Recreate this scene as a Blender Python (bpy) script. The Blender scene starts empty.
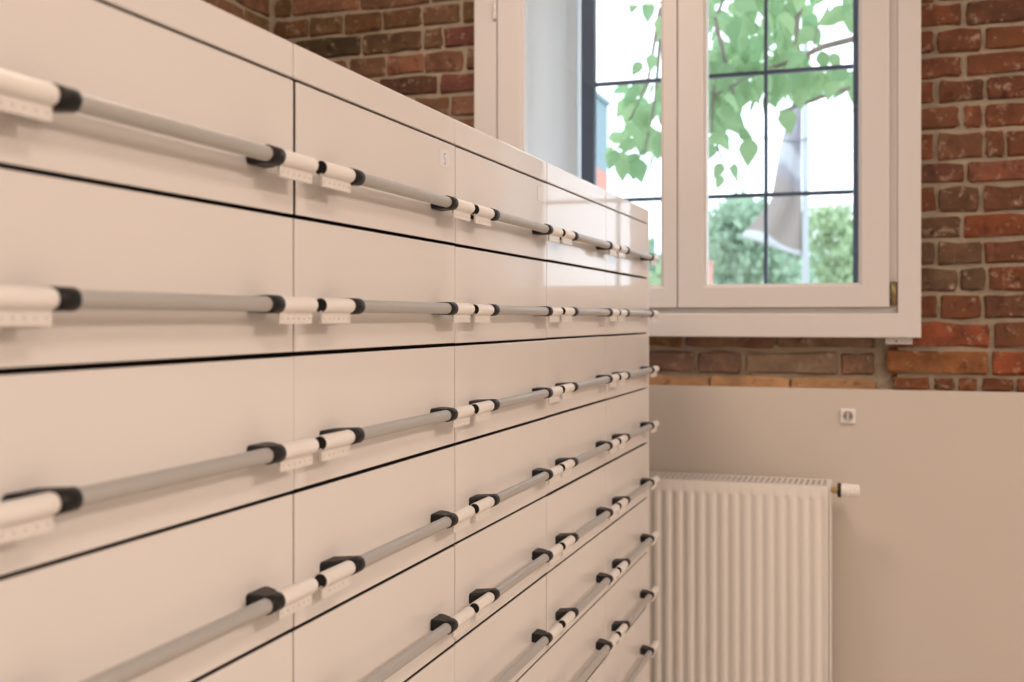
import bpy, bmesh, math, random
from mathutils import Vector, Matrix, Euler, noise

random.seed(11)
SC = bpy.context.scene
COL = SC.collection
PI = math.pi

# ------------------------------------------------------------------ camera
FPX = 1083.0
YAW = math.atan(368 / FPX)
EYE = 1.55
cam_d = bpy.data.cameras.new('camera')
cam = bpy.data.objects.new('camera', cam_d)
COL.objects.link(cam)
cam.location = (0, 0, EYE)
cam.rotation_euler = (PI / 2, 0, YAW)
cam_d.sensor_width = 36
cam_d.lens = 36 * FPX / 1024
cam_d.shift_y = -22 / 1024
cam_d.clip_start = .02
cam_d.clip_end = 400
cam_d.dof.use_dof = True
cam_d.dof.focus_distance = 1.75
cam_d.dof.aperture_fstop = 4.4
SC.camera = cam

# ------------------------------------------------------------------ sky, exposure
w = bpy.data.worlds.new('overcast_sky')
SC.world = w
w.use_nodes = True
bg = w.node_tree.nodes['Background']
bg.inputs[0].default_value = (.84, .925, 1.0, 1)
bg.inputs[1].default_value = 3.3
SC.view_settings.view_transform = 'Standard'
SC.view_settings.look = 'None'
SC.view_settings.gamma = 1
SC.view_settings.use_curve_mapping = False
SC.view_settings.exposure = -0.05
LAMP_TINT = (1.0, .79, .648)
KEY_W = 12.0       # the round spot lamp that throws the handle shadows
FILL_W = 27.5      # each ceiling panel


# ------------------------------------------------------------------ helpers
def at(px, py, Y):
    """point on the plane at distance Y along the room"""
    a = math.atan((px - 512) / FPX) - YAW
    dep = Y / (math.cos(YAW) + (px - 512) / FPX * math.sin(YAW))
    return Vector((Y * math.tan(a), Y, EYE + (319 - py) / FPX * dep))


class MB:
    def __init__(self):
        self.v = []; self.f = []; self.s = []; self.m = []

    def add(self, vs, fs, smooth=False, mi=0):
        o = len(self.v)
        self.v += [tuple(p) for p in vs]
        for f in fs:
            self.f.append([i + o for i in f]); self.s.append(smooth); self.m.append(mi)
        return self

    def box(self, x0, x1, y0, y1, z0, z1, mi=0):
        vs = [(x, y, z) for x in (x0, x1) for y in (y0, y1) for z in (z0, z1)]
        fs = [(0, 1, 3, 2), (4, 6, 7, 5), (0, 4, 5, 1), (2, 3, 7, 6), (0, 2, 6, 4), (1, 5, 7, 3)]
        return self.add(vs, fs, False, mi)

    def bbox(self, x0, x1, y0, y1, z0, z1, b=.002, seg=2, mi=0):
        """bevelled box"""
        bm = bmesh.new()
        bmesh.ops.create_cube(bm, size=1)
        for q in bm.verts:
            q.co = Vector(((x0 + x1) / 2 + q.co.x * (x1 - x0), (y0 + y1) / 2 + q.co.y * (y1 - y0), (z0 + z1) / 2 + q.co.z * (z1 - z0)))
        bmesh.ops.bevel(bm, geom=bm.edges[:], offset=b, segments=seg, affect='EDGES', profile=.5)
        bm.verts.index_update()
        self.add([q.co for q in bm.verts], [[q.index for q in f.verts] for f in bm.faces], False, mi)
        bm.free()
        return self

    def lathe(self, prof, origin=(0, 0, 0), axis='Y', n=24, mi=0, smooth=True):
        """prof: list of (t, r) along axis"""
        o = Vector(origin); vs = []
        for t, r in prof:
            for k in range(n):
                a = 2 * PI * k / n
                c, s_ = r * math.cos(a), r * math.sin(a)
                p = {'X': (t, c, s_), 'Y': (s_, t, c), 'Z': (c, s_, t)}[axis]
                vs.append(o + Vector(p))
        fs = []
        for i in range(len(prof) - 1):
            for k in range(n):
                k2 = (k + 1) % n
                fs.append((i * n + k, i * n + k2, (i + 1) * n + k2, (i + 1) * n + k))
        return self.add(vs, fs, smooth, mi)

    def disc(self, t, r, origin=(0, 0, 0), axis='Y', n=24, mi=0):
        o = Vector(origin); vs = []
        for k in range(n):
            a = 2 * PI * k / n
            c, s_ = r * math.cos(a), r * math.sin(a)
            vs.append(o + Vector({'X': (t, c, s_), 'Y': (s_, t, c), 'Z': (c, s_, t)}[axis]))
        return self.add(vs, [list(range(n))], False, mi)

    def loft(self, rings, cap=True, smooth=False, mi=0):
        n = len(rings[0]); vs = [p for r in rings for p in r]; fs = []
        for i in range(len(rings) - 1):
            for k in range(n):
                k2 = (k + 1) % n
                fs.append((i * n + k, i * n + k2, (i + 1) * n + k2, (i + 1) * n + k))
        self.add(vs, fs, smooth, mi)
        if cap:
            self.add(rings[0], [list(range(n))[::-1]], False, mi)
            self.add(rings[-1], [list(range(n))], False, mi)
        return self

    def tube(self, pts, radii, n=8, mi=0):
        pts = [Vector(p) for p in pts]
        if not hasattr(radii, '__len__'): radii = [radii] * len(pts)
        rings = []
        for i, p in enumerate(pts):
            d = (pts[min(i + 1, len(pts) - 1)] - pts[max(i - 1, 0)]).normalized()
            up = Vector((0, 0, 1)) if abs(d.z) < .9 else Vector((1, 0, 0))
            u = d.cross(up).normalized(); v_ = d.cross(u)
            rings.append([p + (u * math.cos(2 * PI * k / n) + v_ * math.sin(2 * PI * k / n)) * radii[i] for k in range(n)])
        return self.loft(rings, True, True, mi)

    def mesh(self, name, mats):
        me = bpy.data.meshes.new(name)
        me.from_pydata(self.v, [], self.f)
        for mt in (mats if isinstance(mats, (list, tuple)) else [mats]):
            me.materials.append(mt)
        me.polygons.foreach_set('use_smooth', self.s)
        me.polygons.foreach_set('material_index', self.m)
        bm = bmesh.new(); bm.from_mesh(me)
        bmesh.ops.recalc_face_normals(bm, faces=bm.faces[:])
        bm.to_mesh(me); bm.free()
        return me

    def build(self, name, mats, parent=None, loc=(0, 0, 0)):
        return link(name, self.mesh(name, mats), parent, loc)


def link(name, me, parent=None, loc=(0, 0, 0), rot=None, scale=None):
    o = bpy.data.objects.new(name, me)
    COL.objects.link(o)
    o.location = loc
    if rot is not None: o.rotation_euler = rot
    if scale is not None: o.scale = scale
    if parent is not None: o.parent = parent
    return o


def tag(o, label=None, cat=None, group=None, kind=None):
    if label: o['label'] = label
    if cat: o['category'] = cat
    if group: o['group'] = group
    if kind: o['kind'] = kind
    return o


def empty(name, loc=(0, 0, 0)):
    o = bpy.data.objects.new(name, None)
    o.empty_display_size = .1
    COL.objects.link(o); o.location = loc
    return o


# ------------------------------------------------------------------ materials
def new_mat(name):
    m = bpy.data.materials.new(name); m.use_nodes = True
    nt = m.node_tree
    return m, nt, nt.nodes['Principled BSDF']


def mat(name, col, rough=.5, metal=0, coat=0, var=.03, vscale=6, bump=0, bscale=60, coat_rough=.05, ior=1.5, spec=.5):
    m, nt, b = new_mat(name)
    N = nt.nodes; L = nt.links
    b.inputs['Roughness'].default_value = rough
    b.inputs['Metallic'].default_value = metal
    b.inputs['Coat Weight'].default_value = coat
    b.inputs['Coat Roughness'].default_value = coat_rough
    b.inputs['IOR'].default_value = ior
    b.inputs['Specular IOR Level'].default_value = spec
    tc = N.new('ShaderNodeTexCoord')
    nz = N.new('ShaderNodeTexNoise'); nz.inputs['Scale'].default_value = vscale; nz.inputs['Detail'].default_value = 4
    L.new(tc.outputs['Object'], nz.inputs['Vector'])
    mx = N.new('ShaderNodeMix'); mx.data_type = 'RGBA'
    mx.inputs[6].default_value = tuple(c * (1 - var) for c in col) + (1,)
    mx.inputs[7].default_value = tuple(min(1, c * (1 + var)) for c in col) + (1,)
    L.new(nz.outputs['Fac'], mx.inputs[0]); L.new(mx.outputs[2], b.inputs['Base Color'])
    if bump:
        n2 = N.new('ShaderNodeTexNoise'); n2.inputs['Scale'].default_value = bscale; n2.inputs['Detail'].default_value = 6
        L.new(tc.outputs['Object'], n2.inputs['Vector'])
        bp = N.new('ShaderNodeBump'); bp.inputs['Strength'].default_value = bump; bp.inputs['Distance'].default_value = .01
        L.new(n2.outputs['Fac'], bp.inputs['Height']); L.new(bp.outputs[0], b.inputs['Normal'])
    return m


M = {}
M['lacquer'] = mat('white_lacquer', (.82, .80, .785), .3, 0, .52, .01, 3, coat_rough=.035, spec=.12)
M['carcass'] = mat('graphite_carcass', (.012, .011, .011), .7)
M['side'] = mat('cabinet_white', (.72, .705, .685), .4, 0, .2, .01)
M['alu'] = mat('satin_aluminium', (.54, .54, .53), .48, .4, 0, .03, 30)
M['black'] = mat('black_plastic', (.012, .0115, .0125), .45, 0, 0, .1, 20, spec=.3)
M['hollow_dark'] = mat('hollow_black', (.006, .0055, .006), .7)  # near-black for openings, their inner shade put into the colour
M['sleeve'] = mat('cream_plastic', (.88, .855, .825), .35, 0, 0, .015)
M['tag'] = mat('tag_plastic', (.80, .775, .745), .4, 0, 0, .015)
M['valve_brass'] = mat('valve_brass', (.50, .36, .20), .35, .6, 0, .1, 40)
M['sticker'] = mat('sticker_film', (.83, .835, .87), .35, 0, 0, .01)
M['ink'] = mat('sticker_ink', (.42, .38, .40), .7)
M['mortar'] = mat('lime_mortar', (.36, .30, .225), .95, 0, 0, .28, 9, .8, 55)
M['dado'] = mat('beige_paint', (.63, .575, .52), .62, 0, 0, .015, 2.5, .06, 220)
M['plaster'] = mat('white_plaster', (.76, .745, .72), .75, 0, 0, .02, 3)
M['reveal'] = mat('reveal_plaster', (.86, .895, .925), .8, 0, 0, .015, 3)
M['ceil'] = mat('ceiling_white', (.80, .79, .775), .8, 0, 0, .01)
M['floor'] = mat('floor_vinyl', (.60, .56, .51), .45, 0, 0, .06, 4)
M['winwhite'] = mat('window_white_paint', (.71, .69, .685), .38, 0, 0, .012, 5)
M['windark'] = mat('window_dark_hazed', (.058, .082, .125), .5, 0, 0, .1, 9)  # dark paint lifted towards blue, veiling glare put into its colour
M['brass'] = mat('aged_brass', (.27, .215, .105), .45, .7, 0, .3, 60)
M['radiator'] = mat('radiator_enamel', (.86, .83, .795), .35, 0, .2, .01)
M['grille'] = mat('grille_enamel', (.74, .71, .68), .4)
M['inside'] = mat('radiator_inside_shade', (.10, .095, .09), .8)
M['head'] = mat('valve_white', (.82, .80, .77), .35)
M['socket'] = mat('socket_white', (.84, .81, .78), .35)
M['socket_in'] = mat('socket_recess', (.33, .31, .30), .5)
M['bark'] = mat('tree_bark', (.26, .21, .18), .9, 0, 0, .25, 14, .6, 30)
M['pole'] = mat('pole_paint', (.42, .45, .48), .5)
M['cable'] = mat('cable_rubber', (.16, .17, .20), .7)
M['lampbody'] = mat('lamp_white', (.8, .8, .8), .4)
M['bounce_ground'] = mat('pale_bounce_ground', (.55, .54, .50), .95, 0, 0, .15, 2)  # unseen ground made pale so it bounces daylight onto the reveal
M['stucco_blue'] = mat('blue_grey_stucco', (.24, .33, .37), .9, 0, 0, .05, 1)
M['stucco_red'] = mat('salmon_brick', (.58, .27, .22), .9, 0, 0, .12, 5)
M['roof'] = mat('roof_tile', (.50, .22, .16), .85, 0, 0, .15, 6)


def brick_mat():
    m, nt, b = new_mat('old_brick'); N = nt.nodes; L = nt.links
    b.inputs['Roughness'].default_value = .88
    oi = N.new('ShaderNodeObjectInfo')
    tc = N.new('ShaderNodeTexCoord')
    off = N.new('ShaderNodeVectorMath'); off.operation = 'ADD'
    L.new(tc.outputs['Object'], off.inputs[0])
    cr = N.new('ShaderNodeCombineXYZ')
    mu = N.new('ShaderNodeMath'); mu.operation = 'MULTIPLY'; mu.inputs[1].default_value = 37
    L.new(oi.outputs['Random'], mu.inputs[0])
    for i in range(3): L.new(mu.outputs[0], cr.inputs[i])
    L.new(cr.outputs[0], off.inputs[1])

    def nz(scale, det=5, rough=.6):
        q = N.new('ShaderNodeTexNoise'); q.inputs['Scale'].default_value = scale
        q.inputs['Detail'].default_value = det; q.inputs['Roughness'].default_value = rough
        L.new(off.outputs[0], q.inputs['Vector']); return q

    def ramp(src, a, ca, b_, cb):
        r = N.new('ShaderNodeValToRGB')
        r.color_ramp.elements[0].position = a; r.color_ramp.elements[0].color = ca
        r.color_ramp.elements[1].position = b_; r.color_ramp.elements[1].color = cb
        L.new(src, r.inputs[0]); return r

    def mix(fac, a, c, blend='MIX'):
        q = N.new('ShaderNodeMix'); q.data_type = 'RGBA'; q.blend_type = blend
        if isinstance(fac, float): q.inputs[0].default_value = fac
        else: L.new(fac, q.inputs[0])
        for s, v_ in ((6, a), (7, c)):
            if isinstance(v_, tuple): q.inputs[s].default_value = v_
            else: L.new(v_, q.inputs[s])
        return q.outputs[2]
    g = ramp(nz(14).outputs['Fac'], .3, (.62, .62, .62, 1), .72, (1.32, 1.28, 1.22, 1))
    c = mix(1.0, oi.outputs['Color'], g.outputs[0], 'MULTIPLY')
    dk = ramp(nz(24, 3).outputs['Fac'], .60, (0, 0, 0, 1), .74, (1, 1, 1, 1))
    c = mix(dk.outputs[0], c, mix(1.0, c, (.45, .40, .38, 1), 'MULTIPLY'))
    lt = ramp(nz(30, 6, .7).outputs['Fac'], .56, (0, 0, 0, 1), .70, (.8, .8, .8, 1))
    c = mix(lt.outputs[0], c, (.44, .33, .245, 1))
    sp = ramp(nz(120, 2).outputs['Fac'], .70, (0, 0, 0, 1), .78, (.6, .6, .6, 1))
    c = mix(sp.outputs[0], c, (.60, .48, .36, 1))
    L.new(c, b.inputs['Base Color'])
    bp = N.new('ShaderNodeBump'); bp.inputs['Strength'].default_value = .7; bp.inputs['Distance'].default_value = .006
    L.new(nz(60, 6).outputs['Fac'], bp.inputs['Height']); L.new(bp.outputs[0], b.inputs['Normal'])
    return m


M['brick'] = brick_mat()


def glass_mat(name, tint):
    m = bpy.data.materials.new(name); m.use_nodes = True
    nt = m.node_tree; N = nt.nodes; L = nt.links
    N.remove(N['Principled BSDF'])
    tr = N.new('ShaderNodeBsdfTransparent'); tr.inputs[0].default_value = tint
    gl = N.new('ShaderNodeBsdfGlossy'); gl.inputs['Roughness'].default_value = .01
    fr = N.new('ShaderNodeFresnel')
    ge = N.new('ShaderNodeNewGeometry'); mr = N.new('ShaderNodeMapRange')      # same reflectance entering and leaving the thin pane
    mr.inputs[3].default_value = 1.45; mr.inputs[4].default_value = 1 / 1.45
    L.new(ge.outputs['Backfacing'], mr.inputs[0]); L.new(mr.outputs[0], fr.inputs[0])
    mx = N.new('ShaderNodeMixShader')
    L.new(fr.outputs[0], mx.inputs[0]); L.new(tr.outputs[0], mx.inputs[1]); L.new(gl.outputs[0], mx.inputs[2])
    L.new(mx.outputs[0], N['Material Output'].inputs['Surface'])
    return m


M['glass'] = glass_mat('window_glass', (.985, .995, 1.0, 1))


def leaf_mat(name, c1, c2, tr=.45):
    m = bpy.data.materials.new(name); m.use_nodes = True
    nt = m.node_tree; N = nt.nodes; L = nt.links
    N.remove(N['Principled BSDF'])
    oi = N.new('ShaderNodeObjectInfo'); tc = N.new('ShaderNodeTexCoord')
    nz = N.new('ShaderNodeTexNoise'); nz.inputs['Scale'].default_value = 1.2
    L.new(tc.outputs['Object'], nz.inputs['Vector'])
    ad = N.new('ShaderNodeMath'); ad.operation = 'MULTIPLY_ADD'; ad.inputs[1].default_value = .7
    L.new(oi.outputs['Random'], ad.inputs[0]); 
    n2 = N.new('ShaderNodeMath'); n2.operation = 'MULTIPLY'; n2.inputs[1].default_value = .45
    L.new(nz.outputs['Fac'], n2.inputs[0]); L.new(n2.outputs[0], ad.inputs[2])
    mx = N.new('ShaderNodeMix'); mx.data_type = 'RGBA'
    mx.inputs[6].default_value = c1 + (1,); mx.inputs[7].default_value = c2 + (1,)
    L.new(ad.outputs[0], mx.inputs[0])
    d = N.new('ShaderNodeBsdfDiffuse'); t = N.new('ShaderNodeBsdfTranslucent')
    L.new(mx.outputs[2], d.inputs[0]); L.new(mx.outputs[2], t.inputs[0])
    ms = N.new('ShaderNodeMixShader'); ms.inputs[0].default_value = tr
    L.new(d.outputs[0], ms.inputs[1]); L.new(t.outputs[0], ms.inputs[2])
    L.new(ms.outputs[0], N['Material Output'].inputs['Surface'])
    return m


M['leaf'] = leaf_mat('broad_leaf', (.22, .40, .22), (.40, .57, .31))
M['far_leaf'] = leaf_mat('far_foliage_hazed', (.27, .42, .32), (.42, .56, .42), .3)  # distance haze put into the paler, bluish greens
M['far_leaf2'] = leaf_mat('far_foliage_light', (.42, .56, .36), (.58, .68, .46), .3)


def flag_mat():
    m, nt, b = new_mat('flag_cloth'); N = nt.nodes; L = nt.links
    b.inputs['Roughness'].default_value = .9
    uv = N.new('ShaderNodeAttribute'); uv.attribute_name = 'cloth_v'
    r = N.new('ShaderNodeValToRGB'); r.color_ramp.interpolation = 'LINEAR'
    e = r.color_ramp.elements
    e[0].position = 0; e[0].color = (.32, .31, .36, 1)
    e[1].position = 1; e[1].color = (.55, .57, .60, 1)
    for p, c in ((.32, (.30, .29, .34)), (.37, (.46, .47, .51)), (.47, (.44, .45, .49)), (.52, (.29, .28, .32)), (.62, (.29, .25, .235)), (.945, (.30, .255, .235)), (.958, (.55, .57, .60))):
        q = e.new(p); q.color = c + (1,)
    L.new(uv.outputs['Fac'], r.inputs[0]); L.new(r.outputs[0], b.inputs['Base Color'])
    return m


M['flag'] = flag_mat()


def emit_mat(name, col, st):
    m, nt, b = new_mat(name)
    b.inputs['Emission Color'].default_value = col + (1,)
    b.inputs['Emission Strength'].default_value = st
    return m


# ------------------------------------------------------------------ room shell
WY = 3.476            # brick face of the window wall
XL = -2.11            # brick face of the left wall
XR, YB, ZC = 4.6, -3.6, 3.35
FX, CW = -.64, .5005  # cabinet front plane, unit width
DADO = 1.336

f = MB().box(XL - .3, XR + .2, YB - .2, WY + .5, -.1, 0).build('floor', M['floor']); tag(f, 'beige floor of the room', kind='structure')
f = MB().box(XL - .3, XR + .2, YB - .2, WY + .5, ZC, ZC + .1).build('ceiling', M['ceil']); tag(f, 'white ceiling of the room', kind='structure')
f = MB().box(XR, XR + .15, YB, WY, 0, ZC).build('wall_right', M['plaster']); tag(f, 'plain white plastered wall', kind='structure')
f = MB().box(XL, XR, YB - .15, YB, 0, ZC).build('wall_front', M['plaster']); tag(f, 'plain white plastered wall behind the viewer', kind='structure')

MY = WY + .010        # mortar face
OX0, OX1, OZ0, OZ1 = -1.235, .05, 1.54, 2.98
mb = MB()
mb.box(XL - .3, OX0, MY, WY + .45, 0, ZC).box(OX1, XR, MY, WY + .45, 0, ZC)
NX0, NX1 = -1.36, -.010
mb.box(OX0, OX1, MY + .022, WY + .45, 0, OZ0).box(OX0, OX1, MY, WY + .45, OZ1, ZC)
wall_back = mb.build('wall_back', M['mortar'])
tag(wall_back, 'old red brick wall around the white window', kind='structure')
wall_left = MB().box(XL - .3, XL - .010, YB, MY, 0, ZC).build('wall_left', M['mortar'])
tag(wall_left, 'old brick wall meeting the window wall in the corner', kind='structure')

dd = MB().bbox(XL, XR, WY - .040, MY + .03, 0, DADO, .002, 1).build('trim_1', M['dado'])
tag(dd, 'smooth beige lower wall lining beneath the bricks', kind='structure')

# ---- bricks
BRICKS = {}


def brick_mesh(L_, H, seed, D=.03):
    rnd = random.Random(seed)
    nx = 6 if L_ > .18 else 4
    us = [0, .006] + [L_ * (i + 1) / (nx - 2) for i in range(nx - 3)] + [L_ - .006, L_]
    vs_ = [0, .006, H / 2, H - .006, H]
    mb = MB(); idx = {}; V = []
    for j, v_ in enumerate(vs_):
        for i, u in enumerate(us):
            edge = i in (0, len(us) - 1) or j in (0, len(vs_) - 1)
            corner = i in (0, len(us) - 1) and j in (0, len(vs_) - 1)
            du = rnd.uniform(-.004, .004); dv = rnd.uniform(-.0045, .0045)
            if corner: du = rnd.uniform(0, .006) * (1 if i == 0 else -1); dv = rnd.uniform(0, .006) * (1 if j == 0 else -1)
            y = (.006 + rnd.uniform(0, .003)) if edge else rnd.uniform(-.0025, .0015)
            idx[i, j] = len(V); V.append((u + du - L_ / 2, y, v_ + dv - H / 2))
    F = [(idx[i, j], idx[i + 1, j], idx[i + 1, j + 1], idx[i, j + 1]) for j in range(len(vs_) - 1) for i in range(len(us) - 1)]
    per = [(i, 0) for i in range(len(us))] + [(len(us) - 1, j) for j in range(1, len(vs_))] + [(i, len(vs_) - 1) for i in range(len(us) - 2, -1, -1)] + [(0, j) for j in range(len(vs_) - 2, 0, -1)]
    o = len(V)
    for k in per:
        p = V[idx[k]]; V.append((p[0], D, p[2]))
    n = len(per)
    for k in range(n):
        k2 = (k + 1) % n
        F.append((idx[per[k2]], idx[per[k]], o + k, o + k2))
    mb.add(V, F, False)
    return mb.mesh('brick', M['brick'])


for kind_, L_ in (('h', .128), ('s', .258), ('q', .062)):
    BRICKS[kind_] = [(L_, .066, brick_mesh(L_, .066, hash_ * 7 + len(kind_) + int(L_ * 1000))) for hash_ in range(7)]
PAL_R = [(.185, .064, .026), (.165, .058, .025), (.14, .050, .023), (.20, .074, .030), (.155, .062, .030), (.125, .052, .028)]
PAL_L = [(.18, .094, .052), (.205, .10, .056), (.15, .080, .042), (.185, .082, .052), (.145, .085, .034), (.21, .106, .064)]
PAL_U = [(.27, .18, .12), (.24, .15, .10), (.28, .19, .13)]


def put_brick(wall, a0, a1, z0, z1, rnd, pal, face='back', y=None, col=None):
    L_ = a1 - a0
    kind_ = 's' if L_ > .185 else ('h' if L_ > .085 else 'q')
    bl, bh, me = rnd.choice(BRICKS[kind_])
    c = (a0 + a1) / 2; z = (z0 + z1) / 2
    jut = rnd.uniform(-.002, .002)
    if face == 'back':
        loc = (c, (WY if y is None else y) + jut, z); rot = (0, rnd.uniform(-.006, .006), 0)
    else:
        loc = (XL - jut, c, z); rot = (0, 0, PI / 2)
    o = link('brick', me, wall, loc, rot, (L_ / bl, 1, (z1 - z0) / bh))
    cc = col or rnd.choice(pal); k = rnd.uniform(.85, 1.15)
    o.color = (cc[0] * k, cc[1] * k, cc[2] * k, 1)
    return o


def course(wall, z0, z1, joints, pal, rnd, face='back', jw=.013, y=None, cols=None):
    """joints: positions of the vertical joints including both ends"""
    for i in range(len(joints) - 1):
        put_brick(wall, joints[i] + jw / 2 * rnd.uniform(.7, 1.2), joints[i + 1] - jw / 2 * rnd.uniform(.7, 1.2), z0 + .0065 + rnd.uniform(-.001, .0015), z1 - .0065 + rnd.uniform(-.0015, .001), rnd, pal, face, y, cols[i] if cols else None)


def fill_joints(a0, a1, start, rnd, mode):
    """continue a bond from a0 to a1"""
    out = [a0]; a = start; k = mode
    while a < a1 - .03:
        if a > a0 + .03: out.append(a)
        a += (.138 if (k % 2) else .268) + rnd.uniform(-.006, .006); k += 1
    if a1 - out[-1] < .05 and len(out) > 1: out.pop()
    out.append(a1)
    return out


rb = random.Random(5)
RX1 = .78
# right of the window: course boundaries and joints as they stand (metres along the wall)
zr = [2.419, 2.340, 2.268, 2.190, 2.111, 2.021, 1.949, 1.864, 1.786, 1.707, 1.628, 1.545, 1.460, 1.381]
jr = [[.036, .236], [.025, .159, .291], [.036, .236], [.025, .159, .294], [.036, .230, .289], [.025, .159, .289, .350],
      [.036, .241], [.025, .163, .282], [.036, .228], [.025, .159, .289], [.036, .223, .300], [.025, .166, .289], [.022, .312], [.012, .306]]
DK = (.105, .060, .036)
colr = {(5, 1): (.19, .085, .042), (6, 0): (.115, .045, .028), (6, 1): (.19, .070, .040), (7, 1): (.14, .070, .040), (8, 0): (.12, .062, .036), (9, 0): DK, (9, 1): (.115, .062, .036), (10, 0): (.11, .066, .040), (10, 1): (.10, .06, .034), (8, 1): (.215, .062, .022), (12, 0): (.22, .06, .026), (13, 0): (.21, .085, .030), (13, 1): (.225, .06, .022)}
for i, z in enumerate(zr):
    top = 2.498 if i == 0 else zr[i - 1]
    js = list(jr[i]); last = js[-1]; k = i
    while last < RX1 - .16:
        last += (.137 if (k % 2) else .268) + rb.uniform(-.008, .008); js.append(last); k += 1
    if RX1 + .1 - js[-1] < .04: js[-1] = RX1 + .1
    else: js.append(RX1 + .1)
    cols = [colr.get((i, n)) for n in range(len(js) - 1)]
    course(wall_back, z, top, js, PAL_R, rb, cols=cols)
course(wall_back, 1.330, 1.381, [.03, .147, .216, .278, .372, .45, .58, .71, RX1 + .1], PAL_R, rb)
z = 2.498; k = 0
while z < 3.0:
    course(wall_back, z, z + .079, fill_joints(.036, RX1 + .1, .16 + .07 * (k % 2), rb, k), PAL_R, rb); z += .079; k += 1
# left of the window
XW = -1.262
zl = [2.646, 2.567, 2.485, 2.404, 2.327]
X = lambda px: at(px, 100, WY).x
jl = {0: [X(272.5), X(291), X(359), X(430), X(462), XW], 1: [X(272.5), X(308), X(342.4), X(381.5), X(421.5), X(460.5), XW],
      2: [X(272.5), X(293), X(360.5), X(421.5), X(442.5), XW], 3: [X(272.5), X(308), X(347), X(385), X(423.5), X(464), XW], 4: [X(272.5), X(318), X(378), X(437.5), XW]}
coll = {(2, 1): (.055, .035, .016), (2, 2): (.105, .058, .026), (1, 2): (.155, .075, .030), (1, 3): (.15, .075, .030), (1, 0): (.12, .058, .022), (4, 2): (.10, .045, .026), (4, 3): (.16, .06, .042), (2, 4): (.155, .055, .040), (3, 3): (.20, .085, .052)}
for i in range(5):
    top = 2.726 if i == 0 else zl[i - 1]
    course(wall_back, zl[i], top, jl[i], PAL_L, rb, cols=[coll.get((i, n)) for n in range(len(jl[i]) - 1)])
z = 2.327; k = 0
while z > 1.75:
    course(wall_back, z - .0795, z, fill_joints(XL + .004, XW, XL + .06 + .07 * (k % 2), rb, k + 1) if k % 2 else [XL + .004 + .139 * q for q in range(6)] + [XW], PAL_L, rb); z -= .0795; k += 1
zlow_l = z
z = 2.726; k = 0
while z < 3.04:
    course(wall_back, z, z + .080, fill_joints(XL + .004, XW, XL + .06 + .07 * (k % 2), rb, k), PAL_L, rb); z += .080; k += 1
# below the window, slightly set back, with the flat orange tiles on the ledge
course(wall_back, 1.452, 1.535, [OX0 + .002, X(590), X(682), X(775), NX1], PAL_U, rb, y=WY + .022, cols=[None, (.30, .165, .075), (.24, .135, .085), (.26, .17, .115)])
course(wall_back, 1.370, 1.452, [OX0 + .002, X(560), X(640), X(696), X(742), X(839.5), NX1], PAL_U, rb, y=WY + .022, cols=[None, None, (.21, .125, .095), (.22, .135, .10), (.27, .19, .135), (.27, .16, .105)])
for a, b_ in ((OX0, X(600)), (X(600), X(709)), (X(709), X(790)), (X(790), NX1)):
    o = put_brick(wall_back, a + .003, b_ - .003, DADO - .03, 1.366, rb, PAL_U, y=WY + .006, col=(.40, .235, .12))

# left wall, next to the corner
z = 2.726 - .08 * 8; k = 0
while z < 3.04:
    js = fill_joints(2.55, WY - .004, 2.62 + .07 * (k % 2), rb, k)
    course(wall_left, z, z + .080, js, PAL_L, rb, face='left'); z += .080; k += 1
zl0 = 2.726 - .08 * 8


def brick_rest(wall, areas, face, seed, pal):
    """the bricks away from the view, joined"""
    rnd = random.Random(seed); mb = MB()
    for a0, a1, z0, z1 in areas:
        z = z0; k = 0
        n = max(1, round((z1 - z0) / .08)); h = (z1 - z0) / n
        for q in range(n):
            js = fill_joints(a0, a1, a0 + .07 * (k % 2) + .05, rnd, k)
            for i in range(len(js) - 1):
                p0, p1 = js[i] + .006, js[i + 1] - .006; zz0, zz1 = z + .006, z + h - .006
                jut = rnd.uniform(-.003, .001)
                if face == 'back': mb.box(p0, p1, WY + jut, MY + .006, zz0, zz1)
                else: mb.box(XL - .016, XL - jut, p0, p1, zz0, zz1)
            z += h; k += 1
    o = mb.build('brick_courses', M['brick'], wall); o.color = pal + (1,)
    o['kind'] = 'stuff'
    return o


brick_rest(wall_back, [(XL + .004, XW, DADO, zlow_l), (RX1 + .1, XR, DADO, ZC), (XL + .004, RX1 + .1, 3.06, ZC)], 'back', 3, (.20, .072, .034))
brick_rest(wall_left, [(YB, 2.54, 0, ZC), (2.55, WY - .05, 0, zl0), (2.55, WY - .05, 3.05, ZC)], 'left', 4, (.16, .068, .038))

# ------------------------------------------------------------------ inner window
win = empty('window_1', (-.59, 3.42, 1.494)); tag(win, 'white double casement window in the brick wall', kind='structure')


def wp(name, boxes, m, parent=win, b=.003):
    mb = MB()
    for bx in boxes: mb.bbox(*bx, b, 2)
    o = mb.build(name, m, parent)
    p = parent
    off = Vector(win.location)
    if parent is not win: off = Vector((0, 0, 0))
    o.location = -off if parent is win else (0, 0, 0)
    return o


YF0, YF1 = 3.42, 3.55
WZ1 = 3.03


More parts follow.
